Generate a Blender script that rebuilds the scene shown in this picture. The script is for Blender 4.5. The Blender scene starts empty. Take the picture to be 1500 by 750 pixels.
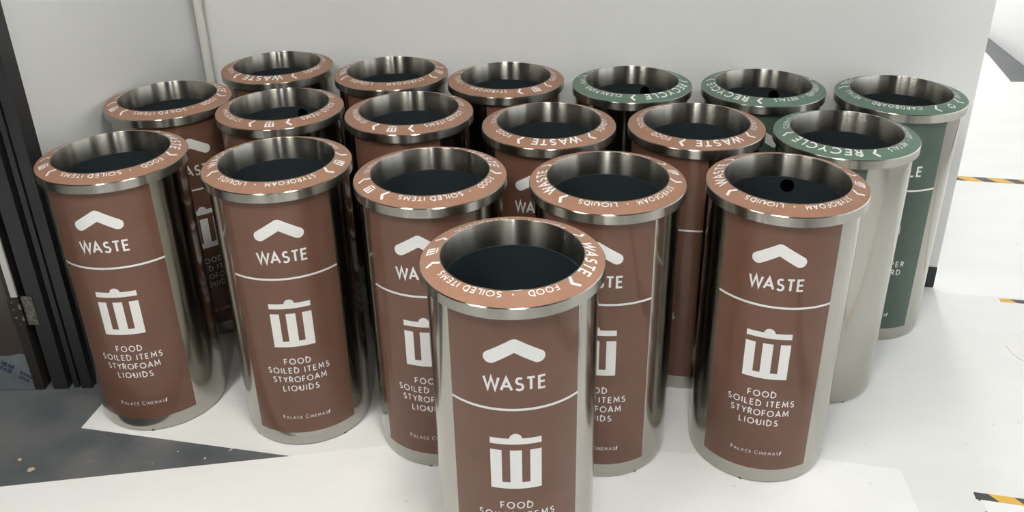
import bpy, bmesh, math, random
from mathutils import Vector, Matrix
random.seed(7)
PI = math.pi
S = bpy.context.scene
COL = S.collection
# ------------------------------------------------------------------ camera
cd = bpy.data.cameras.new('camera'); cam = bpy.data.objects.new('camera', cd); COL.objects.link(cam)
cd.sensor_width = 36.0; cd.sensor_fit = 'HORIZONTAL'; cd.lens = 30.705
cd.shift_x = 0.0; cd.shift_y = -0.0529
cd.clip_start = 0.05; cd.clip_end = 60
rt = Vector((0.99983042, -0.00796673, -0.01660302)); up = Vector((0.01841546, 0.43253779, 0.90142772)); bk = Vector((0, -0.90158061, 0.43261115))
M = Matrix.Identity(4)
for i in range(3): M[i][0] = rt[i]; M[i][1] = up[i]; M[i][2] = bk[i]
M.translation = Vector((0, 0, 1.7386)); cam.matrix_world = M
S.camera = cam
# ------------------------------------------------------------------ world, exposure
w = bpy.data.worlds.new('world'); S.world = w; w.use_nodes = True
w.node_tree.nodes['Background'].inputs[0].default_value = (0.92, 0.96, 1.0, 1)
w.node_tree.nodes['Background'].inputs[1].default_value = 0.6
S.view_settings.view_transform = 'Standard'; S.view_settings.look = 'None'
S.view_settings.exposure = 0.0; S.view_settings.gamma = 1.0; S.view_settings.use_curve_mapping = False
LAMP = 46.0          # ceiling light panels
WIN_RIGHT = 1.5     # daylight window in the right wall
WIN_FAR = 12.0      # daylight window in the far wall
# ------------------------------------------------------------------ materials
def mat(name, col, rough=0.5, metal=0.0, spec=0.5, coat=0.0, coat_rough=0.1, emit=0.0, aniso=0.0):
    m = bpy.data.materials.new(name); m.use_nodes = True
    b = m.node_tree.nodes['Principled BSDF']
    b.inputs['Base Color'].default_value = (*col, 1); b.inputs['Roughness'].default_value = rough
    b.inputs['Metallic'].default_value = metal; b.inputs['Specular IOR Level'].default_value = spec
    b.inputs['Coat Weight'].default_value = coat; b.inputs['Coat Roughness'].default_value = coat_rough
    b.inputs['Anisotropic'].default_value = aniso
    if emit:
        b.inputs['Emission Color'].default_value = (*col, 1); b.inputs['Emission Strength'].default_value = emit
    return m
def nodes(m):
    return m.node_tree.nodes, m.node_tree.links, m.node_tree.nodes['Principled BSDF']
def noise(m, scale, detail=4, rough=0.55, stretch=(1, 1, 1), coord='Object'):
    n, l, b = nodes(m)
    tc = n.new('ShaderNodeTexCoord'); mp = n.new('ShaderNodeMapping'); mp.inputs['Scale'].default_value = stretch
    t = n.new('ShaderNodeTexNoise'); t.inputs['Scale'].default_value = scale; t.inputs['Detail'].default_value = detail; t.inputs['Roughness'].default_value = rough
    l.new(tc.outputs[coord], mp.inputs[0]); l.new(mp.outputs[0], t.inputs['Vector'])
    return t
def ramp(m, src, stops):
    n, l, b = nodes(m)
    r = n.new('ShaderNodeValToRGB'); e = r.color_ramp.elements
    e[0].position, e[0].color = stops[0][0], (*stops[0][1], 1)
    e[1].position, e[1].color = stops[-1][0], (*stops[-1][1], 1)
    for p, c in stops[1:-1]:
        x = e.new(p); x.color = (*c, 1)
    l.new(src, r.inputs[0]); return r
def bump(m, src, strength=0.1, dist=0.001):
    n, l, b = nodes(m)
    u = n.new('ShaderNodeBump'); u.inputs['Strength'].default_value = strength; u.inputs['Distance'].default_value = dist
    l.new(src, u.inputs['Height']); l.new(u.outputs[0], b.inputs['Normal']); return u
def mix_cols(m, a, bsock, fac):
    n, l, b = nodes(m)
    x = n.new('ShaderNodeMix'); x.data_type = 'RGBA'; l.new(fac, x.inputs[0]); l.new(a, x.inputs[6]); l.new(bsock, x.inputs[7]); return x

def steel(name, col, rough, aniso, ring):
    m = mat(name, col, rough, 1.0, aniso=aniso); n, l, b = nodes(m)
    tg = n.new('ShaderNodeTangent'); tg.direction_type = 'RADIAL'; tg.axis = 'Z'; l.new(tg.outputs[0], b.inputs['Tangent'])
    # brushing: fine lines round the tube (ring) or along it
    t = noise(m, 1.0, 3, 0.6, (3, 3, 1500) if ring else (420, 420, 3))
    r = ramp(m, t.outputs[0], [(0.3, (rough * .96,) * 3), (0.7, (rough * 1.04,) * 3)]); l.new(r.outputs[0], b.inputs['Roughness'])
    c = ramp(m, t.outputs[0], [(0.3, tuple(v * .97 for v in col)), (0.7, tuple(min(1, v * 1.02) for v in col))])
    l.new(c.outputs[0], b.inputs['Base Color'])
    b.inputs['Anisotropic Rotation'].default_value = 0.25
    return m
STEEL_BODY = steel('brushed_steel_body', (0.43, 0.418, 0.378), 0.15, 0.3, False)
STEEL_RING = steel('brushed_steel_ring', (0.41, 0.395, 0.355), 0.25, 1.0, True)
def vinyl(name, col, rough, coat):
    m = mat(name, col, rough, spec=0.2 if coat else 0.28, coat=coat, coat_rough=0.05); n, l, b = nodes(m)
    t = noise(m, 14, 4); r = ramp(m, t.outputs[0], [(0.3, tuple(v * .93 for v in col)), (0.7, tuple(v * 1.06 for v in col))])
    l.new(r.outputs[0], b.inputs['Base Color']); return m
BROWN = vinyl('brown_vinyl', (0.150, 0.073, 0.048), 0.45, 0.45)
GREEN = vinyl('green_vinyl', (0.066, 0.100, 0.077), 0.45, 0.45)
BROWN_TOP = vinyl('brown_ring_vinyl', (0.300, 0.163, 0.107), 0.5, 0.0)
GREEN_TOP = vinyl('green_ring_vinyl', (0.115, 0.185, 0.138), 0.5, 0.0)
WHITE_INK = mat('white_print', (0.76, 0.76, 0.745), 0.4)
LINER = mat('black_plastic_liner', (0.018, 0.025, 0.029), 0.5, spec=0.35)
t = noise(LINER, 30, 3); bump(LINER, t.outputs[0], 0.05, 0.001)
HOLE = mat('hole_dark', (0.001, 0.001, 0.001), 0.9, spec=0.0)
RUBBER = mat('black_rubber', (0.01, 0.01, 0.01), 0.6)

WALL = mat('painted_wall', (0.64, 0.645, 0.64), 0.45, spec=0.35)
t = noise(WALL, 2.2, 5); r = ramp(WALL, t.outputs[0], [(0.3, (0.74, 0.745, 0.73)), (0.7, (0.77, 0.775, 0.76))]); WALL.node_tree.links.new(r.outputs[0], nodes(WALL)[2].inputs['Base Color'])
t = noise(WALL, 260, 3); bump(WALL, t.outputs[0], 0.05, 0.001)
WHITEWALL = mat('white_wall', (0.85, 0.85, 0.84), 0.6)
CEIL = mat('ceiling_paint', (0.16, 0.16, 0.155), 0.8)
DARKROOM = mat('hall_wall_paint', (0.07, 0.07, 0.07), 0.6)
BLACK_TRIM = mat('dark_baseboard', (0.018, 0.02, 0.024), 0.5)
PIPE = mat('cream_pipe', (0.66, 0.65, 0.60), 0.4)
# dark concrete-like floor with scuffs
FLOOR = mat('dark_grey_floor', (0.07, 0.075, 0.085), 0.5, spec=0.4); n, l, b = nodes(FLOOR)
t1 = noise(FLOOR, 5, 7, 0.62, (1, 1, 1)); c1 = ramp(FLOOR, t1.outputs[0], [(0.30, (0.075, 0.084, 0.092)), (0.5, (0.112, 0.119, 0.124)), (0.72, (0.17, 0.165, 0.155))])
t2 = noise(FLOOR, 9, 6, 0.7, (0.6, 3.0, 1)); c2 = ramp(FLOOR, t2.outputs[0], [(0.60, (0, 0, 0)), (0.78, (0.55, 0.55, 0.55))])
g = n.new('ShaderNodeRGB'); g.outputs[0].default_value = (0.27, 0.265, 0.25, 1)
mx = mix_cols(FLOOR, c1.outputs[0], g.outputs[0], c2.outputs[0]); l.new(mx.outputs[2], b.inputs['Base Color'])
t3 = noise(FLOOR, 60, 4); rr = ramp(FLOOR, t1.outputs[0], [(0.3, (0.38,) * 3), (0.7, (0.6,) * 3)]); l.new(rr.outputs[0], b.inputs['Roughness'])
bump(FLOOR, t3.outputs[0], 0.15, 0.001)
def sheet_mat(name, col):
    m = mat(name, col, 0.5, spec=0.3); n, l, b = nodes(m)
    t = noise(m, 3.0, 6, 0.6, (1, 2.2, 1)); c = ramp(m, t.outputs[0], [(0.3, tuple(v * .955 for v in col)), (0.65, col)])
    d = noise(m, 38, 2, 0.5); dr = ramp(m, d.outputs[0], [(0.725, (0, 0, 0)), (0.75, (0.3, 0.3, 0.3))])
    g = n.new('ShaderNodeRGB'); g.outputs[0].default_value = (0.4, 0.4, 0.39, 1)
    mx = mix_cols(m, c.outputs[0], g.outputs[0], dr.outputs[0]); l.new(mx.outputs[2], b.inputs['Base Color'])
    w = noise(m, 2.6, 5, 0.55, (0.8, 2.6, 1)); bump(m, w.outputs[0], 0.12, 0.01); return m
SHEET_A = sheet_mat('white_floor_film', (0.78, 0.78, 0.76))
SHEET_B = sheet_mat('bright_floor_film', (0.85, 0.85, 0.83))
SHEET_D = sheet_mat('far_floor_film', (0.84, 0.84, 0.82))
TAPE_BLACK = mat('tape_black', (0.055, 0.055, 0.055), 0.45)
TAPE_YELLOW = mat('tape_yellow', (0.72, 0.42, 0.05), 0.45)
FRAME = mat('charcoal_metal_frame', (0.020, 0.021, 0.023), 0.42, spec=0.5)
t = noise(FRAME, 40, 4, 0.6, (1, 1, .2)); bump(FRAME, t.outputs[0], 0.05, 0.001)
DOOR = mat('brown_door', (0.055, 0.043, 0.036), 0.28, coat=0.2)
DOOR_EDGE = mat('dark_door_edge', (0.022, 0.018, 0.015), 0.45)
FILM = mat('protective_film', (0.25, 0.28, 0.30), 0.4)
t = noise(FILM, 12, 5); r = ramp(FILM, t.outputs[0], [(0.3, (0.12, 0.135, 0.147)), (0.7, (0.18, 0.20, 0.21))]); FILM.node_tree.links.new(r.outputs[0], nodes(FILM)[2].inputs['Base Color']); bump(FILM, t.outputs[0], 0.4, 0.004)
BLUE_INK = mat('blue_print', (0.012, 0.03, 0.08), 0.5)
HINGE = mat('worn_hinge_metal', (0.30, 0.28, 0.24), 0.42, 1.0)
t = noise(HINGE, 120, 4); r = ramp(HINGE, t.outputs[0], [(0.35, (0.14, 0.13, 0.11)), (0.7, (0.36, 0.34, 0.30))]); HINGE.node_tree.links.new(r.outputs[0], nodes(HINGE)[2].inputs['Base Color'])
HINGE_DARK = mat('dark_hinge_metal', (0.05, 0.046, 0.04), 0.4, 0.7)
STRIP = mat('pale_grey', (0.50, 0.50, 0.48), 0.4)
CHIP_TAN = mat('tan_chip', (0.50, 0.40, 0.27), 0.8)
CHIP_WHITE = mat('white_chip', (0.7, 0.7, 0.68), 0.8)
CHIP_RED = mat('red_chip', (0.32, 0.13, 0.12), 0.7)
LIGHT_SLIM = mat('slim_lamp_diffuser', (0.95, 0.97, 1.0), 0.5, emit=LAMP * 4)
LIGHT = mat('lamp_diffuser', (1.0, 0.975, 0.925), 0.5, emit=LAMP)
DAY_R = mat('daylight_pane', (0.93, 0.97, 1.0), 0.5, emit=WIN_RIGHT)
DAY_F = mat('bright_daylight_pane', (0.97, 0.98, 1.0), 0.5, emit=WIN_FAR)
LABELW = mat('paper_label', (0.80, 0.79, 0.76), 0.5)

# ------------------------------------------------------------------ helpers
def link(name, bm, m, parent=None, smooth=False, loc=None):
    me = bpy.data.meshes.new(name); bm.normal_update(); bm.to_mesh(me); bm.free(); me.materials.append(m)
    if smooth:
        for p in me.polygons: p.use_smooth = True
        me.set_sharp_from_angle(angle=math.radians(35))
    o = bpy.data.objects.new(name, me); COL.objects.link(o)
    if parent: o.parent = parent
    if loc: o.location = loc
    return o
def tag(o, label, cat, group=None):
    o['label'] = label; o['category'] = cat
    if group: o['group'] = group
    return o
def struct(o): o['kind'] = 'structure'; return o
def thing(name, label, cat, loc, group=None):
    o = bpy.data.objects.new(name, None); COL.objects.link(o); o.location = loc; o.empty_display_size = .1
    return tag(o, label, cat, group)
def box(bm, x0, x1, y0, y1, z0, z1):
    v = [bm.verts.new((x, y, z)) for z in (z0, z1) for x, y in ((x0, y0), (x1, y0), (x1, y1), (x0, y1))]
    for f in ((3, 2, 1, 0), (4, 5, 6, 7), (0, 1, 5, 4), (1, 2, 6, 5), (2, 3, 7, 6), (3, 0, 4, 7)): bm.faces.new([v[i] for i in f])
def prism(bm, pts, z0, z1):
    a = sum(pts[i][0] * pts[(i + 1) % len(pts)][1] - pts[(i + 1) % len(pts)][0] * pts[i][1] for i in range(len(pts)))
    if a < 0: pts = pts[::-1]
    lo = [bm.verts.new((x, y, z0)) for x, y in pts]; hi = [bm.verts.new((x, y, z1)) for x, y in pts]; k = len(pts)
    bm.faces.new(hi); bm.faces.new(lo[::-1])
    for i in range(k): bm.faces.new((lo[i], lo[(i + 1) % k], hi[(i + 1) % k], hi[i]))
def lathe(prof, seg=128, closed=False):
    bm = bmesh.new(); rings = []
    for r, z in prof:
        if r < 1e-6: rings.append([bm.verts.new((0, 0, z))])
        else: rings.append([bm.verts.new((r * math.cos(2 * PI * i / seg), r * math.sin(2 * PI * i / seg), z)) for i in range(seg)])
    k = len(rings)
    for j in range(k if closed else k - 1):
        a, b = rings[j], rings[(j + 1) % k]
        if len(a) == 1 and len(b) == 1: continue
        for i in range(seg):
            i2 = (i + 1) % seg
            if len(a) == 1: bm.faces.new((a[0], b[i2], b[i]))
            elif len(b) == 1: bm.faces.new((a[i], a[i2], b[0]))
            else: bm.faces.new((a[i], a[i2], b[i2], b[i]))
    bmesh.ops.recalc_face_normals(bm, faces=bm.faces)
    return bm
def cyl(bm, c, r, z0, z1, seg=24):
    prism(bm, [(c[0] + r * math.cos(2 * PI * i / seg), c[1] + r * math.sin(2 * PI * i / seg)) for i in range(seg)], z0, z1)

# ------------------------------------------------------------------ stroke lettering (cap height 1)
def arc(cx, cy, rx, ry, a0, a1, n=14):
    return [(cx + rx * math.cos(math.radians(a0 + (a1 - a0) * i / n)), cy + ry * math.sin(math.radians(a0 + (a1 - a0) * i / n))) for i in range(n + 1)]
G = {
 'A': (.78, [[(0, 0), (.39, 1), (.78, 0)], [(.14, .33), (.64, .33)]]),
 'B': (.52, [[(0, 0), (0, 1), (.25, 1)] + arc(.25, .76, .22, .24, 90, -90, 8) + [(0, .52)], [(.25, .52)] + arc(.26, .26, .26, .26, 90, -90, 8) + [(0, 0)]]),
 'C': (.78, [arc(.47, .5, .47, .5, 48, 312, 22)]),
 'D': (.70, [[(0, 0), (0, 1), (.22, 1)] + arc(.22, .5, .48, .5, 90, -90, 16) + [(0, 0)]]),
 'E': (.48, [[(.48, 1), (0, 1), (0, 0), (.48, 0)], [(0, .52), (.43, .52)]]),
 'F': (.46, [[(.46, 1), (0, 1), (0, 0)], [(0, .50), (.42, .50)]]),
 'G': (.84, [arc(.47, .5, .47, .5, 45, 330, 22) + [(.90, .46), (.55, .46)]]),
 'I': (.0, [[(0, 0), (0, 1)]]),
 'L': (.44, [[(0, 1), (0, 0), (.44, 0)]]),
 'M': (.88, [[(0, 0), (.10, 1), (.44, .25), (.78, 1), (.88, 0)]]),
 'N': (.66, [[(0, 0), (0, 1), (.66, 0), (.66, 1)]]),
 'O': (.94, [arc(.47, .5, .47, .5, 0, 360, 28)]),
 'P': (.50, [[(0, 0), (0, 1), (.22, 1)] + arc(.22, .73, .27, .27, 90, -90, 10) + [(0, .46)]]),
 'Q': (.96, [arc(.47, .5, .47, .5, 0, 360, 28), [(.60, .22), (.80, .03)]]),
 'R': (.54, [[(0, 0), (0, 1), (.22, 1)] + arc(.22, .74, .27, .26, 90, -90, 10) + [(0, .48)], [(.24, .48), (.54, 0)]]),
 'S': (.50, [arc(.26, .755, .22, .245, 40, 270, 14)[:-1] + arc(.25, .255, .255, .255, 90, -150, 14)]),
 'T': (.58, [[(0, 1), (.58, 1)], [(.29, 1), (.29, 0)]]),
 'U': (.64, [[(0, 1), (0, .32)] + arc(.32, .32, .32, .32, 180, 360, 14) + [(.64, 1)]]),
 'W': (1.12, [[(0, 1), (.28, 0), (.56, 1), (.84, 0), (1.12, 1)]]),
 'Y': (.66, [[(0, 1), (.33, .48), (.66, 1)], [(.33, .48), (.33, 0)]]),
}
def text_lines(s, cap, track, big=None, wide=.93):
    """strokes of a string, its width; big = scale of the first letter of each word"""
    x = 0; out = []; first = True; pw = ''
    for ch in s:
        if x and ch == 'A' and pw == 'W': x -= cap * .13
        pw = ch
        if ch == ' ': x += cap * .14 + track; first = True; continue
        k = cap * (big if (big and first) else 1); first = False
        wd, st = G[ch]
        for p in st: out.append([(x + a * k * wide, b * k) for a, b in p])
        x += wd * k * wide + track
    return out, x - track
LIFT = [0]
def ribbon(bm, pts, hw, closed=False):
    LIFT[0] = (LIFT[0] + 1) % 5; zz = LIFT[0] * 3e-5
    k = len(pts); L = []; R = []
    for i, (x, y) in enumerate(pts):
        def d(a, b):
            dx, dy = b[0] - a[0], b[1] - a[1]; q = math.hypot(dx, dy) or 1; return dx / q, dy / q
        if i == 0: d0 = d1 = d(pts[0], pts[1])
        elif i == k - 1: d0 = d1 = d(pts[-2], pts[-1])
        else: d0 = d(pts[i - 1], pts[i]); d1 = d(pts[i], pts[i + 1])
        nx, ny = -(d0[1] + d1[1]), d0[0] + d1[0]; q = math.hypot(nx, ny) or 1; nx /= q; ny /= q
        c = max(.34, nx * -d1[1] + ny * d1[0]); m = hw / c
        L.append(bm.verts.new((x + nx * m, y + ny * m, zz))); R.append(bm.verts.new((x - nx * m, y - ny * m, zz)))
    for i in range(k - 1): bm.faces.new((R[i], R[i + 1], L[i + 1], L[i]))
def poly(bm, pts): bm.faces.new([bm.verts.new((x, y, 0)) for x, y in pts])
def disc(bm, x, y, r, n=20): poly(bm, [(x + r * math.cos(2 * PI * i / n), y + r * math.sin(2 * PI * i / n)) for i in range(n)])
def draw(bm, strokes, hw, dx=0, dy=0):
    for p in strokes: ribbon(bm, [(x + dx, y + dy) for x, y in p], hw)
def cut(bm, step, axis=0):
    """slice flat print into narrow columns so it can follow a curved surface"""
    bmesh.ops.triangulate(bm, faces=bm.faces)
    xs = [v.co[axis] for v in bm.verts]; a, b = min(xs), max(xs); x = math.ceil(a / step) * step
    no = Vector((1, 0, 0)) if axis == 0 else Vector((0, 1, 0))
    while x < b:
        bmesh.ops.bisect_plane(bm, geom=bm.verts[:] + bm.edges[:] + bm.faces[:], plane_co=no * x, plane_no=no, dist=1e-7); x += step
# bin dimensions (metres)
R_OUT, R_BODY, R_IN, R_LIN = .200, .187, .1538, .1525
H, DH, COLLAR, TUBE = .8184, .0138, .027, .064
def wrap_panel(bm, lift, step=.009):
    """x along the arc (0 = panel centre, facing -Y), y = height"""
    cut(bm, step)
    for v in bm.verts:
        a = -PI / 2 + v.co.x / R_BODY; r = R_BODY + lift + v.co.z; v.co = Vector((r * math.cos(a), r * math.sin(a), v.co.y))
def ring_z(r): return H + DH * (R_OUT - r) / (R_OUT - R_IN)
def wrap_ring(bm, lift=.0004, step=.006):
    """x = clockwise arc length on radius .17 (0 = centre of the big word, at -Y), y = radius"""
    cut(bm, step)
    for v in bm.verts:
        a = -PI / 2 - v.co.x / .17; r = v.co.y; v.co = Vector((r * math.cos(a), r * math.sin(a), ring_z(r) + lift + v.co.z))
def fix_up(bm, f):
    bm.normal_update()
    for q in bm.faces:
        if q.normal.dot(f(q.calc_center_median())) < 0: q.normal_flip()
OUT = lambda c: Vector((c.x, c.y, 0)); UPV = lambda c: Vector((0, 0, 1))

def chevron2d(bm, cx, cy, dx, dy, hw, rot=0):
    """^ shape: apex at top, two arms with round ends"""
    pts = [(-dx, -dy), (0, 0), (dx, -dy)]; c, s = math.cos(rot), math.sin(rot)
    pts = [(cx + x * c - y * s, cy + x * s + y * c) for x, y in pts]
    A, B, C = pts
    def nrm2(p, q): dx, dy = q[0] - p[0], q[1] - p[1]; k = math.hypot(dx, dy); return -dy / k, dx / k
    n0, n1 = nrm2(A, B), nrm2(B, C); out = []
    t0 = math.atan2(n0[1], n0[0]); t1 = math.atan2(n1[1], n1[0])
    while t1 > t0: t1 -= 2 * PI
    for i in range(9): t = t0 + (t1 - t0) * i / 8; out.append((B[0] + hw * math.cos(t), B[1] + hw * math.sin(t)))
    for i in range(13): t = t1 - PI * i / 12; out.append((C[0] + hw * math.cos(t), C[1] + hw * math.sin(t)))
    mx, my = n0[0] + n1[0], n0[1] + n1[1]; k = math.hypot(mx, my); c_ = (n0[0] * mx + n0[1] * my) / k
    out.append((B[0] - mx / k * hw / c_, B[1] - my / k * hw / c_))
    for i in range(13): t = t0 - PI - PI * i / 12; out.append((A[0] + hw * math.cos(t), A[1] + hw * math.sin(t)))
    poly(bm, out)
def bin_icon(bm, cx, y0, wd, ht, flip=1):
    """dustbin pictogram, cx centre, y0 bottom; three uprights joined at the base, lid bar with knob"""
    u = lambda x, y: (cx + x * wd, y0 + flip * y * ht)
    hw = .5
    poly(bm, [u(-hw, 0), u(hw, 0), u(hw, .12), u(-hw, .12)])
    for a, b in ((-.5, -.275), (-.115, .115), (.275, .5)): poly(bm, [u(a, .12), u(b, .12), u(b, .70), u(a, .70)])
    poly(bm, [u(-.5, .805), u(.5, .805), u(.5, .91), u(-.5, .91)])
    poly(bm, [u(.125 * math.cos(t), .90 + .095 * math.sin(t)) for t in [PI * i / 12 for i in range(13)]])
def recycle_icon(bm, cx, cy, r):
    for k in range(3):
        a = 2 * PI * k / 3 + PI / 2
        pts = [(cx + r * .72 * math.cos(a + t), cy + r * .72 * math.sin(a + t)) for t in (-.15, .3, .75, 1.15)]
        ribbon(bm, pts, r * .17)
        t = a + 1.15; h = 1.75
        poly(bm, [(cx + r * .38 * math.cos(t), cy + r * .38 * math.sin(t)), (cx + r * 1.08 * math.cos(t), cy + r * 1.08 * math.sin(t)), (cx + r * .74 * math.cos(t + .55), cy + r * .74 * math.sin(t + .55))])

# ------------------------------------------------------------------ waste / recycling bin prototype
def make_bin(kind):
    brown = kind == 'waste'
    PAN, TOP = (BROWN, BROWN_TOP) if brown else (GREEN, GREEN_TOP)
    root = bpy.data.objects.new('waste_bin' if brown else 'recycling_bin', None); COL.objects.link(root); root.empty_display_size = .1
    link('body', lathe([(.160, .005), (.1815, .001), (.1842, .0032), (.1858, .010), (.1867, .020), (R_BODY, .032), (R_BODY, H - .018), (.1845, H - .018), (.1845, .03), (.160, .02)], closed=True), STEEL_BODY, root, True)
    link('collar', lathe([(R_BODY - .001, H - COLLAR), (R_OUT - .0012, H - COLLAR), (R_OUT, H - COLLAR + .0012), (R_OUT, H - .0022), (R_OUT - .0018, H - .0002), (R_OUT - .006, H - .0008), (R_OUT - .008, H - .014), (R_BODY - .001, H - .016)], 160, True), STEEL_RING, root, True)
    # sloped ring plate, with its vinyl print
    plate = [(R_OUT - .0018, H - .0002), (R_OUT - .0024, H + .0006), (R_IN + .0022, ring_z(R_IN + .0022)), (R_IN + .0022, ring_z(R_IN) - .006), (R_OUT - .006, H - .006)]
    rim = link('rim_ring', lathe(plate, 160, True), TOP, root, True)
    link('throat_tube', lathe([(R_IN + .0022, H + DH - .004), (R_IN + .0024, H + DH + .0002), (R_IN + .0008, H + DH + .0006), (R_IN, H + DH - .0008), (R_IN, H + DH - TUBE), (R_IN + .002, H + DH - TUBE)], 160, True), STEEL_RING, root, True)
    liner = link('liner', lathe([(R_IN + .002, H + DH - TUBE), (R_LIN, H + DH - TUBE - .001), (R_LIN - .004, .12), (R_LIN - .008, .06), (0, .058), (0, .05), (R_LIN, .05), (R_LIN + .006, .12), (R_LIN + .006, H + DH - TUBE - .001)], 96), LINER, root, True)
    for k in range(4):
        bm = bmesh.new(); a = PI / 4 + k * PI / 2 + .25; cyl(bm, (.178 * math.cos(a), .178 * math.sin(a)), .0065, -.0002, .005, 16); link('foot', bm, RUBBER, root)
    # curved label panel
    hw = math.radians(45.5) * R_BODY; z0, z1 = .049, H - COLLAR + .0015
    bm = bmesh.new(); nseg = 40; rows = []
    for r_ in (R_BODY - .0004, R_BODY + .0005):
        for z in (z0, z1):
            rows.append([bm.verts.new((r_ * math.cos(-PI / 2 + (-1 + 2 * i / nseg) * math.radians(45.5)), r_ * math.sin(-PI / 2 + (-1 + 2 * i / nseg) * math.radians(45.5)), z)) for i in range(nseg + 1)])
    for i in range(nseg):
        bm.faces.new((rows[2][i], rows[2][i + 1], rows[3][i + 1], rows[3][i])); bm.faces.new((rows[0][i], rows[0][i + 1], rows[2][i + 1], rows[2][i])); bm.faces.new((rows[3][i], rows[3][i + 1], rows[1][i + 1], rows[1][i]))
    bm.faces.new((rows[0][0], rows[2][0], rows[3][0], rows[1][0])); bm.faces.new((rows[0][-1], rows[1][-1], rows[3][-1], rows[2][-1]))
    panel = link('label_panel', bm, PAN, root, True)
    L = .0010
    bm = bmesh.new(); chevron2d(bm, 0, .741 - .0170, .0495, .0305, .0150); wrap_panel(bm, L); fix_up(bm, OUT); link('chevron', bm, WHITE_INK, panel)
    bm = bmesh.new(); ribbon(bm, [(-hw, .5630), (hw, .5630)], .0030); wrap_panel(bm, L); fix_up(bm, OUT); link('divider_line', bm, WHITE_INK, panel)
    bm = bmesh.new()
    if brown: bin_icon(bm, 0, .3475, .1115, .153)
    else: recycle_icon(bm, 0, .425, .066)
    wrap_panel(bm, L); fix_up(bm, OUT); link('bin_icon' if brown else 'recycling_icon', bm, WHITE_INK, panel)
    bm = bmesh.new()
    def centred(s, cap, track, base, hw_, big=None, lim=None):
        st, wd = text_lines(s, cap, track, big)
        if lim: # squeeze spacing so the line has the photographed length
            track += (lim - wd) / (len(s) - 1 + (s.count(' ') * 0)); st, wd = text_lines(s, cap, track, big)
        draw(bm, st, hw_, -wd / 2, base); return wd
    centred('WASTE' if brown else 'RECYCLE', .0300, .0125, .6135, .0028, lim=.1285 if brown else .178)
    wrap_panel(bm, L); fix_up(bm, OUT); link('title_lettering', bm, WHITE_INK, panel); bm = bmesh.new()
    lines = ['FOOD', 'SOILED ITEMS', 'STYROFOAM', 'LIQUIDS'] if brown else ['CLEAN PAPER', 'CARDBOARD', 'METALS', 'GLASS']
    for i, s in enumerate(lines):
        if i: bm = bmesh.new()
        lw = {'FOOD': .0700, 'SOILED ITEMS': .170, 'STYROFOAM': .148, 'LIQUIDS': .098}.get(s)
        centred(s, .0172, .0085, .2905 - i * .0305, .00145, lim=lw)
        wrap_panel(bm, L); fix_up(bm, OUT); link('lettering', bm, WHITE_INK, panel)
    bm = bmesh.new(); wd = centred('PALACE CINEMAS', .0088, .0042, .1000, .00062, 1.3, lim=.125)
    x = wd / 2 + .004; poly(bm, [(x, .097), (x + .0025, .101), (x + .0048, .1125), (x + .0012, .1115), (x - .001, .106), (x - .0008, .101)])
    wrap_panel(bm, L); fix_up(bm, OUT); link('maker_lettering', bm, WHITE_INK, panel)
    # ring print
    D = lambda deg: math.radians(deg) * .17
    RB = .1590
    bm = bmesh.new()
    def done():
        nonlocal bm
        wrap_ring(bm); fix_up(bm, UPV); link('lettering', bm, WHITE_INK, rim); bm = bmesh.new()
    def on_ring(s, a0, a1, cap, hw_, base=RB):
        st, wd = text_lines(s, cap, cap * .34); k = (D(a1) - D(a0)) / wd
        draw(bm, [[(x * k, y) for x, y in p] for p in st], hw_, D(a0), base)
    def dot(a): disc(bm, D(a), RB + .0062, .0021, 12)
    if brown:
        on_ring('WASTE', -23.5, 23.5, .0222, .0023, .1580); done()
        on_ring('FOOD', 49, 71, .0130, .00112); dot(82); on_ring('SOILED ITEMS', 90, 146, .0130, .00112); done()
        on_ring('STYROFOAM', 213, 258, .0130, .00112); dot(267); on_ring('LIQUIDS', 276, 308, .0130, .00112)
        chev = (36, 160, 198, -37)
    else:
        on_ring('RECYCLE', -33, 33, .0222, .0023, .1580); done()
        on_ring('CLEAN PAPER', 59, 110, .0130, .00112); dot(117); on_ring('GLASS', 123, 143, .0130, .00112); done()
        on_ring('CARDBOARD', 206, 256, .0130, .00112); dot(264); on_ring('METALS', 272, 299, .0130, .00112)
        chev = (46, 152, 190, -46)
    done()
    for a in chev:
        bm = bmesh.new(); chevron2d(bm, D(a) + .0060, .1715, .0125, .0095, .0034, -PI / 2); wrap_ring(bm); fix_up(bm, UPV); link('chevron', bm, WHITE_INK, rim)
    bm = bmesh.new()
    if brown: bin_icon(bm, D(179), .1862, .0265, .0265, -1)
    else: recycle_icon(bm, D(171), .173, .0135)
    wrap_ring(bm); fix_up(bm, UPV); link('bin_icon' if brown else 'recycling_icon', bm, WHITE_INK, rim)
    return root
def add_hole(root, deg):
    """round finger hole high on the liner wall"""
    liner = [c for c in root.children if c.name.split('.')[0] == 'liner'][0]
    bm = bmesh.new(); cz = .744; rr = .0185; a0 = math.radians(deg); rows = []
    for j in range(5):
        q = rr * (1 - j / 4); ring = []
        for i in range(28):
            u = q * math.cos(2 * PI * i / 28); z = cz + q * math.sin(2 * PI * i / 28); a = a0 + u / R_LIN; r_ = R_LIN - .0025
            ring.append(bm.verts.new((r_ * math.cos(a), r_ * math.sin(a), z)))
        rows.append(ring)
        if j:
            for i in range(28):
                try: bm.faces.new((rows[j - 1][i], rows[j - 1][(i + 1) % 28], ring[(i + 1) % 28], ring[i]))
                except Exception: pass
    bmesh.ops.remove_doubles(bm, verts=bm.verts, dist=1e-6)
    fix_up(bm, lambda c: Vector((-c.x, -c.y, 0))); link('finger_hole', bm, HOLE, liner, True)
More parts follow.
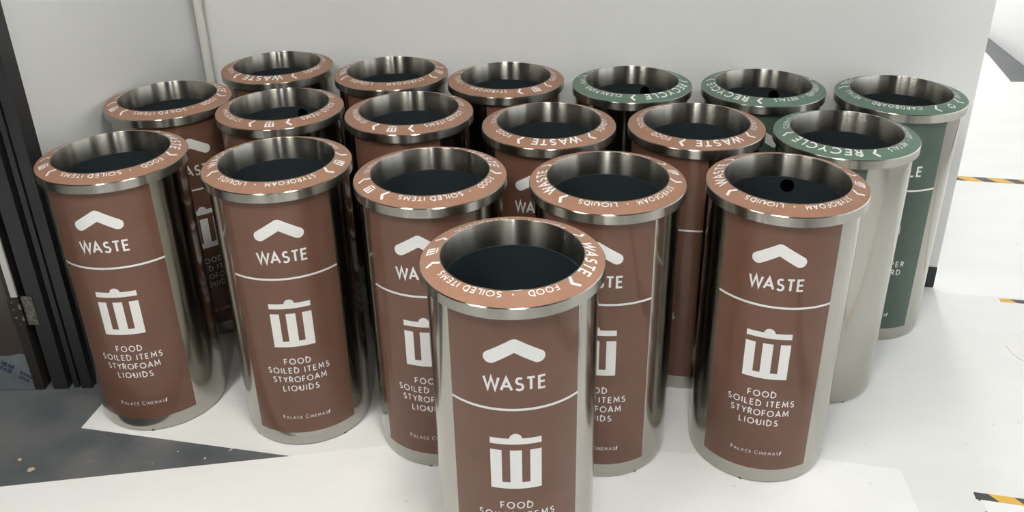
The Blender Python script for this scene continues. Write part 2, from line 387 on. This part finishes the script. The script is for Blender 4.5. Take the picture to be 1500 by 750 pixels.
def copy_tree(o, parent=None):
    c = o.copy(); COL.objects.link(c); c.parent = parent
    for ch in list(o.children): copy_tree(ch, c)
    return c
# name, x, y, panel angle, ring angle (centre of the big word), kind, hole angle, label
BINS = [
 ('A', -.0015, 1.6365, -90, -8, 'waste', None, 'brown waste bin standing alone in front, nearest of all'),
 ('B1', -1.1118, 2.2616, -86.9, 30, 'waste', None, 'leftmost brown waste bin of the front row, beside the black door frame'),
 ('B2', -.6340, 2.1861, -80.9, 171, 'waste', None, 'second brown waste bin from the left in the front row'),
 ('B3', -.2117, 2.0851, -96.7, 33, 'waste', None, 'brown waste bin half hidden behind the left side of the nearest bin'),
 ('B4', .2448, 2.0323, -102.8, -172.5, 'waste', None, 'brown waste bin half hidden behind the right side of the nearest bin'),
 ('B5', .6930, 2.0000, -107, 166.5, 'waste', 70, 'rightmost brown waste bin of the front row, round hole in its liner'),
 ('C1', -1.1222, 2.7425, -57, 38, 'waste', None, 'brown waste bin close to the left wall behind the leftmost front bin'),
 ('C2', -.7316, 2.6392, -125, 92, 'waste', 77, 'brown waste bin, pictogram at its rim front, with round hole in the liner'),
 ('C3', -.3153, 2.5776, -102, 78, 'waste', None, 'brown waste bin, pictogram at its rim front, no hole in its liner'),
 ('C4', .1138, 2.4464, -103.5, -85, 'waste', None, 'brown waste bin directly behind the nearest bin, one row farther than its neighbours'),
 ('C5', .5469, 2.4158, -135, -78, 'waste', None, 'rightmost brown waste bin of the middle row, beside the green bin'),
 ('C6', 0.9568, 2.3269, -136, -129, 'recycle', None, 'green recycling bin in the middle row, right behind the rightmost front bin'),
 ('D1', -.8444, 3.0899, -87, -95, 'waste', None, 'leftmost brown waste bin of the back row, nearest to the cream pipe'),
 ('D2', -.4187, 2.9920, -92, 170, 'waste', None, 'brown waste bin second from left in the back row against the wall'),
 ('D3', -.0137, 2.8940, -64.4, 124, 'waste', None, 'brown waste bin of the back row standing left of the green ones'),
 ('D4', .4104, 2.8184, -30, -50, 'recycle', 63, 'leftmost green recycling bin of the back row, bare steel facing forward'),
 ('D5', .8352, 2.7588, -105, -154, 'recycle', 58, 'green recycling bin in the middle of the three at the back wall'),
 ('D6', 1.2484, 2.6600, -110, 115, 'recycle', None, 'rightmost green recycling bin of the back row, at the end of the wall'),
]
def build_bins():
    protos = {'waste': make_bin('waste'), 'recycle': make_bin('recycle')}; used = set()
    roots = []
    for nm, x, y, pa, ra, kind, hole, label in BINS:
        if kind in used: roots.append(copy_tree(protos[kind]))
        else: used.add(kind); roots.append(None)
    for i, (nm, x, y, pa, ra, kind, hole, label) in enumerate(BINS):
        o = roots[i] or protos[kind]
        o.location = (x, y, .0010)
        for ch in o.children:
            b = ch.name.split('.')[0]
            if b == 'label_panel': ch.rotation_euler.z = math.radians(pa + 90)
            elif b == 'rim_ring': ch.rotation_euler.z = math.radians(ra + 90)
            elif b in ('body', 'foot'): ch.rotation_euler.z = math.radians(i * 37)
        if hole is not None: add_hole(o, hole)
        tag(o, label, 'bin', 'brown waste bins' if kind == 'waste' else 'green recycling bins')

# ------------------------------------------------------------------ room shell
def P(a, d): return (a[0], a[1])
t_dir = Vector((.979, -.206)).normalized()          # along the back wall, left to right
nrm = Vector((.206, .979)).normalized()             # out of its back
cor = Vector((-1.224, 3.406)); end = Vector((1.579, 2.816))
bm = bmesh.new(); box(bm, -4.5, 5.5, -4, 10, -.1, 0); struct(link('floor', bm, FLOOR))
bm = bmesh.new(); box(bm, -4.5, 5.5, -4, 10, 3.0, 3.1); struct(link('ceiling', bm, CEIL))
c0 = cor - t_dir * .12; e2 = end + nrm * .13
bm = bmesh.new(); prism(bm, [tuple(c0), tuple(end), tuple(e2), tuple(c0 + nrm * .13)], 0, 3.0); struct(link('wall_back', bm, WALL))
# baseboard along the back wall
bm = bmesh.new(); a = cor - nrm * .006; b_ = end - nrm * .006 + t_dir * .0
prism(bm, [tuple(a + t_dir * .01), tuple(b_), tuple(end + nrm * .0), tuple(cor + t_dir * .01)], 0, .085); struct(link('baseboard_back', bm, BLACK_TRIM))
# left wall, from the corner to the door frame, then the wall that holds the door
l1 = Vector((-1.392, 2.36))
bm = bmesh.new(); prism(bm, [tuple(cor), tuple(cor + Vector((-.12, .02))), (-1.53, 2.36), tuple(l1)], 0, 3.0); struct(link('wall_left', bm, WALL))
bm = bmesh.new(); box(bm, -4.5, -2.52, 2.31, 2.43, 0, 3.0); box(bm, -2.52, -1.40, 2.31, 2.36, 2.16, 3.0); struct(link('wall_door_side', bm, WALL))
bm = bmesh.new(); box(bm, -4.5, 5.5, -4.1, -4, 0, 3.0); struct(link('wall_front', bm, DARKROOM))
bm = bmesh.new(); box(bm, -4.6, -4.5, -4, 10, 0, 3.0); struct(link('wall_outer_left', bm, DARKROOM))
# right wall, white, along the hall, with a wide window; the far wall with a bright window
rw = lambda y: 3.392 + (y - 5.54) * .16
def wall_seg(bm, y0, y1, z0, z1): prism(bm, [(rw(y0), y0), (rw(y1), y1), (rw(y1) + .12, y1), (rw(y0) + .12, y0)], z0, z1)
bm = bmesh.new(); WY = (0.4, 3.9)
wall_seg(bm, -4, WY[0], 0, 3); wall_seg(bm, WY[1], 10, 0, 3); wall_seg(bm, *WY, 0, .5); wall_seg(bm, *WY, 2.5, 3); struct(link('wall_right', bm, WHITEWALL))
bm = bmesh.new(); prism(bm, [(rw(WY[0]) + .08, WY[0]), (rw(WY[1]) + .08, WY[1]), (rw(WY[1]) + .09, WY[1]), (rw(WY[0]) + .09, WY[0])], .5, 2.5); win = struct(link('window_1', bm, DAY_R))
for k in range(4):
    bm = bmesh.new(); y = WY[0] + (WY[1] - WY[0]) * k / 3; prism(bm, [(rw(y) + .02, y - .03), (rw(y) + .02, y + .03), (rw(y) + .08, y + .03), (rw(y) + .08, y - .03)], .5, 2.5); link('window_frame', bm, WHITEWALL, win)
bm = bmesh.new(); box(bm, -4.5, 1.7, 9.9, 10, 0, 3.0); box(bm, 4.0, 5.5, 9.9, 10, 0, 3.0); box(bm, 1.7, 4.0, 9.9, 10, 0, .3); box(bm, 1.7, 4.0, 9.9, 10, 2.8, 3.0); struct(link('wall_far', bm, WHITEWALL))
bm = bmesh.new(); box(bm, 1.7, 4.0, 9.93, 9.95, .3, 2.8); win = struct(link('window_2', bm, DAY_F))
for x in (1.7, 2.85, 3.94):
    bm = bmesh.new(); box(bm, x, x + .06, 9.88, 9.93, .3, 2.8); link('window_frame', bm, WHITEWALL, win)
# ceiling light panels
def ceiling_light(x, y, sx, sy):
    t = thing('ceiling_light', 'long white ceiling light panel above the hall', 'light', (x, y, 3.0), 'ceiling lights out of frame')
    bm = bmesh.new()
    box(bm, -sx / 2 - .02, sx / 2 + .02, -sy / 2 - .02, -sy / 2, -.05, 0); box(bm, -sx / 2 - .02, sx / 2 + .02, sy / 2, sy / 2 + .02, -.05, 0)
    box(bm, -sx / 2 - .02, -sx / 2, -sy / 2, sy / 2, -.05, 0); box(bm, sx / 2, sx / 2 + .02, -sy / 2, sy / 2, -.05, 0); link('frame', bm, WHITEWALL, t)
    bm = bmesh.new(); box(bm, -sx / 2, sx / 2, -sy / 2, sy / 2, -.04, -.01); link('diffuser', bm, LIGHT if sx > .2 else LIGHT_SLIM, t)
for a in ((-1.35, .6, .3, 1.2), (.2, .75, .3, 1.2), (-.15, -2.2, .07, 1.2), (2.3, 5.6, .3, 1.2)): ceiling_light(*a)
# cream pipe in the corner
bm = bmesh.new(); cyl(bm, (-1.197, 3.372), .0165, 0, 3.0, 24); struct(link('trim_1', bm, PIPE, None, True))

# ------------------------------------------------------------------ floor films, tape
def flat(name, pts, z0, z1, m): bm = bmesh.new(); prism(bm, pts, z0, z1); return link(name, bm, m)
tag(flat('floor_film', [(-1.316, 2.097), (-1.299, 2.216), (-1.20, 2.93), (-1.18, 3.30), (-1.1, 3.37), (1.48, 2.83), (1.579, 2.810), (1.6, 2.772), (2.95, 2.52), (2.7, 1.30), (1.228, 1.70), (.9, 1.6), (-.2, 1.75), (-.651, 1.957)], 0, .0004, SHEET_A), 'white protective floor sheet under the rows of bins', 'floor covering')
tag(flat('floor_film', [(-3.2, 1.62), (-1.434, 1.855), (-.651, 1.957), (-.39, 1.993), (-.2, 1.985), (.433, 1.945), (.857, 1.906), (1.065, 1.857), (1.05, 1.701), (1.02, .9), (1.0, -.3), (-3.2, -.3)], .0004, .0008, SHEET_B), 'brighter white protective sheet in the foreground under the nearest bin', 'floor covering')  # toned brighter; right part is outlined along a brighter floor patch
tag(flat('floor_film', [(1.40, 2.70), (2.95, 2.42), (3.0, 4.6), (3.134, 5.223), (3.277, 5.772), (3.75, 8.0), (1.4, 8.4), (1.40, 3.0)], 0, .0003, SHEET_D), 'white protective sheet on the bright floor beyond the end of the wall', 'floor covering')
tag(flat('floor_film', [(3.0, 4.6), (3.134, 5.223), (3.335, 5.215), (3.2, 4.2), (3.02, 4.1)], .0003, .0006, SHEET_D), 'small white sheet reaching the far wall beside the grey floor strip', 'floor covering')
tag(flat('floor_film', [(1.232, 1.742), (2.6, 1.45), (2.4, 0.2), (1.06, .2)], .0004, .0008, SHEET_B), 'white sheet corner taped down at the bottom right', 'floor covering')
def tape(a, b, wd, z, label, start=0.0, period=.095, ylw=.5):
    A, B = Vector(a), Vector(b); d = (B - A); Ln = d.length; d.normalize(); nn = Vector((-d.y, d.x)) * wd / 2
    o = tag(flat('hazard_tape', [tuple(A - nn), tuple(B - nn), tuple(B + nn), tuple(A + nn)], z, z + .0004, TAPE_BLACK), label, 'tape')
    s = start; k = period * ylw; sl = wd * .9
    while s < Ln:
        lo0, lo1 = max(0, min(Ln, s + sl)), max(0, min(Ln, s + sl + k)); hi0, hi1 = max(0, min(Ln, s)), max(0, min(Ln, s + k))
        pts = [A + d * lo0 - nn, A + d * lo1 - nn, A + d * hi1 + nn, A + d * hi0 + nn]
        if lo1 - lo0 + hi1 - hi0 > .004:
            q = flat('stripe', [tuple(p) for p in pts], z + .0003, z + .0006, TAPE_YELLOW); q.parent = o
        s += period
    return o
tape((2.00, 3.82), (3.2, 3.575), .052, .0004, 'yellow and black hazard tape farthest away, beyond the wall end', -.02, .14, .55)
tape((1.780, 2.715), (3.0, 2.46), .024, .0005, 'yellow and black hazard tape at the right edge near the wall end', -.03, .13, .5)
tape((1.222, 1.755), (2.6, 1.43), .026, .0008, 'yellow and black hazard tape at the bottom right corner', .035, .115, .55)
flat_b = flat('tape_end', [(1.222, 1.763), (1.234, 1.760), (1.236, 1.742), (1.224, 1.735)], .0009, .0016, TAPE_BLACK); tag(flat_b, 'folded black end of the bottom right tape', 'tape')
# curled paper label on the floor at the right
bm = bmesh.new(); q = [(1.656, 2.432, .0006), (1.690, 2.435, .007), (1.79, 2.39, .012), (1.78, 2.32, .0006), (1.666, 2.346, .0006), (1.652, 2.38, .0006)]
vs = [bm.verts.new(p) for p in q]; bm.faces.new(vs); ext = bmesh.ops.extrude_face_region(bm, geom=bm.faces[:]); bmesh.ops.translate(bm, verts=[v for v in ext['geom'] if isinstance(v, bmesh.types.BMVert)], vec=(0, 0, .0012))
bmesh.ops.recalc_face_normals(bm, faces=bm.faces); tag(link('paper_label', bm, LABELW), 'curled white paper scrap lying on the floor sheet at the right edge', 'paper')

# ------------------------------------------------------------------ door and frame at the left
fr = thing('door_frame', 'black stepped metal door frame left of the front row of bins', 'door frame', (-1.364, 2.292, 0))
def fbox(name, x0, x1, y0, y1, z0, z1, m=FRAME): bm = bmesh.new(); box(bm, x0 + 1.364, x1 + 1.364, y0 - 2.292, y1 - 2.292, z0, z1); return link(name, bm, m, fr)
prof = [(-1.364, 2.292), (-1.398, 2.292), (-1.398, 2.318), (-1.408, 2.318), (-1.408, 2.296), (-1.424, 2.296), (-1.424, 2.325), (-1.440, 2.325), (-1.440, 2.290), (-1.488, 2.290), (-1.488, 2.315), (-1.506, 2.330), (-1.506, 2.360), (-1.364, 2.360)]
bm = bmesh.new(); prism(bm, [(x + 1.364, y - 2.292) for x, y in prof], 0, 2.2); link('jamb', bm, FRAME, fr)
fbox('header', -2.50, -1.364, 2.292, 2.36, 2.1, 2.2); fbox('jamb', -2.52, -2.46, 2.29, 2.36, 0, 2.2)
dr = thing('door', 'dark brown door with peeling protective film along its bottom edge', 'door', (-1.51, 2.29, 0))
def dbox(name, x0, x1, y0, y1, z0, z1, m, par=None):
    bm = bmesh.new(); box(bm, x0 + 1.51, x1 + 1.51, y0 - 2.29, y1 - 2.29, z0, z1); return link(name, bm, m, par or dr)
dbox('leaf', -2.45, -1.545, 2.290, 2.330, .004, 2.09, DOOR)
dbox('stile', -1.545, -1.514, 2.286, 2.332, .004, 2.09, DOOR_EDGE)
dbox('pale_strip', -1.529, -1.510, 2.280, 2.287, .353, 2.09, STRIP)  # pale grey strip where door meets frame, above the hinge
# film with a ragged top edge
bm = bmesh.new(); top = [(-1.545, .135), (-1.553, .139), (-1.570, .1385), (-1.585, .134), (-1.60, .133), (-1.62, .1325), (-1.66, .135), (-1.72, .13), (-1.80, .137), (-2.0, .132), (-2.44, .135)]
pts = [(-2.44, .002)] + [(-1.540, .002), (-1.5435, .04), (-1.543, .08)] + top
lo = [bm.verts.new((x + 1.51, -.0012, z)) for x, z in pts]; hi = [bm.verts.new((x + 1.51, .0002, z)) for x, z in pts]
bm.faces.new(lo); bm.faces.new(hi[::-1])
for i in range(len(pts)): bm.faces.new((lo[i], hi[i], hi[(i + 1) % len(pts)], lo[(i + 1) % len(pts)]))
bmesh.ops.recalc_face_normals(bm, faces=bm.faces)
film = link('protective_film', bm, FILM, dr)
bm = bmesh.new(); ang = -.62
def diag(s, x, z, cap):
    st, wd = text_lines(s, cap, cap * .25); c, s_ = math.cos(ang), math.sin(ang)
    for p in st: ribbon(bm, [(x + a * c - b * s_, z + a * s_ + b * c) for a, b in p], cap * .14)
diag('NEAR', -1.629, .104, .0125); diag('PLEASE', -1.580, .066, .0095)
diag('EASE', -1.637, .086, .0125); diag('LEASE', -1.588, .050, .0095); diag('NEAR SPOT', -1.78, .11, .010)
for v in bm.verts: v.co = Vector((v.co.x + 1.51, -.0018, v.co.y))
link('film_lettering', bm, BLUE_INK, film)
hg = link('hinge', (lambda b: (box(b, .005, .039, -.0035, -.0005, .249, .352), b)[1])(bmesh.new()), HINGE, dr)
bm = bmesh.new(); pr = [(-.036, .255), (-.031, .247), (-.010, .243), (-.004, .243), (-.004, .35), (-.022, .352), (-.032, .345), (-.036, .335)]
lo = [bm.verts.new((x, -.0085, z)) for x, z in pr]; hi = [bm.verts.new((x, -.004, z)) for x, z in pr]; bm.faces.new(lo); bm.faces.new(hi[::-1])
for i in range(len(pr)): bm.faces.new((lo[i], hi[i], hi[(i + 1) % len(pr)], lo[(i + 1) % len(pr)]))
bmesh.ops.recalc_face_normals(bm, faces=bm.faces); link('hinge_leaf', bm, HINGE_DARK, hg)
for k in range(5):
    bm = bmesh.new(); cyl(bm, (-.001, -.009), .0052, .249 + k * .0206, .2675 + k * .0206, 14); link('knuckle', bm, HINGE if k % 2 else HINGE_DARK, hg, True)
for (x, z, yy) in [(.013, .34, -.004), (.030, .325, -.004), (.014, .292, -.004), (.031, .268, -.004), (-.022, .335, -.009), (-.022, .31, -.009), (-.021, .28, -.009), (-.013, .256, -.009)]:
    bm = bmesh.new(); cyl(bm, (0, 0), .0042, -.001, .0012, 12); bmesh.ops.rotate(bm, verts=bm.verts, matrix=Matrix.Rotation(PI / 2, 3, 'X')); bmesh.ops.translate(bm, verts=bm.verts, vec=(x, yy, z)); link('screw', bm, HINGE, hg)

# ------------------------------------------------------------------ bins
build_bins()

# ------------------------------------------------------------------ crumbs on the floor
def chip(x, y, sx, sy, sz, rot, m, name, label, z=0.0):
    bm = bmesh.new(); k = 9; rnd = random.Random(int(x * 1000))
    lo, hi = [], []
    for i in range(k):
        a = 2 * PI * i / k; q = .75 + .35 * rnd.random(); lo.append(bm.verts.new((sx * q * math.cos(a), sy * q * math.sin(a), 0))); hi.append(bm.verts.new((sx * q * .7 * math.cos(a), sy * q * .7 * math.sin(a), sz * (.6 + .5 * rnd.random()))))
    c = bm.verts.new((0, 0, sz * 1.05)); bm.faces.new(lo[::-1])
    for i in range(k): j = (i + 1) % k; bm.faces.new((lo[i], lo[j], hi[j], hi[i])); bm.faces.new((hi[i], hi[j], c))
    o = link(name, bm, m, None, False, (x, y, z)); o.rotation_euler.z = rot; return tag(o, label, 'debris', 'crumbs on the dark floor')
chip(-1.382, 1.921, .0105, .008, .005, .5, CHIP_TAN, 'plaster_chip', 'larger tan plaster chip on the dark floor at bottom left')
chip(-1.434, 1.962, .0065, .005, .004, .2, CHIP_TAN, 'plaster_chip', 'smaller tan plaster chip on the dark floor nearest the left edge')
chip(-1.258, 2.068, .009, .0022, .002, -.9, CHIP_RED, 'paint_flake', 'tiny reddish flake just below the sheet corner')
chip(-.897, 1.954, .004, .003, .003, 0, CHIP_WHITE, 'plaster_chip', 'small white chip on the dark floor wedge')
chip(-.832, 1.989, .0095, .0018, .002, .75, CHIP_WHITE, 'paint_flake', 'thin white splinter near the edge of the floor sheet')
chip(-.985, 1.985, .003, .0022, .002, 0, CHIP_WHITE, 'plaster_chip', 'tiny pale speck left of the small white chip')
chip(-1.04, 1.935, .0025, .002, .002, 0, CHIP_TAN, 'plaster_chip', 'tiny tan speck at the lower edge of the dark floor wedge')
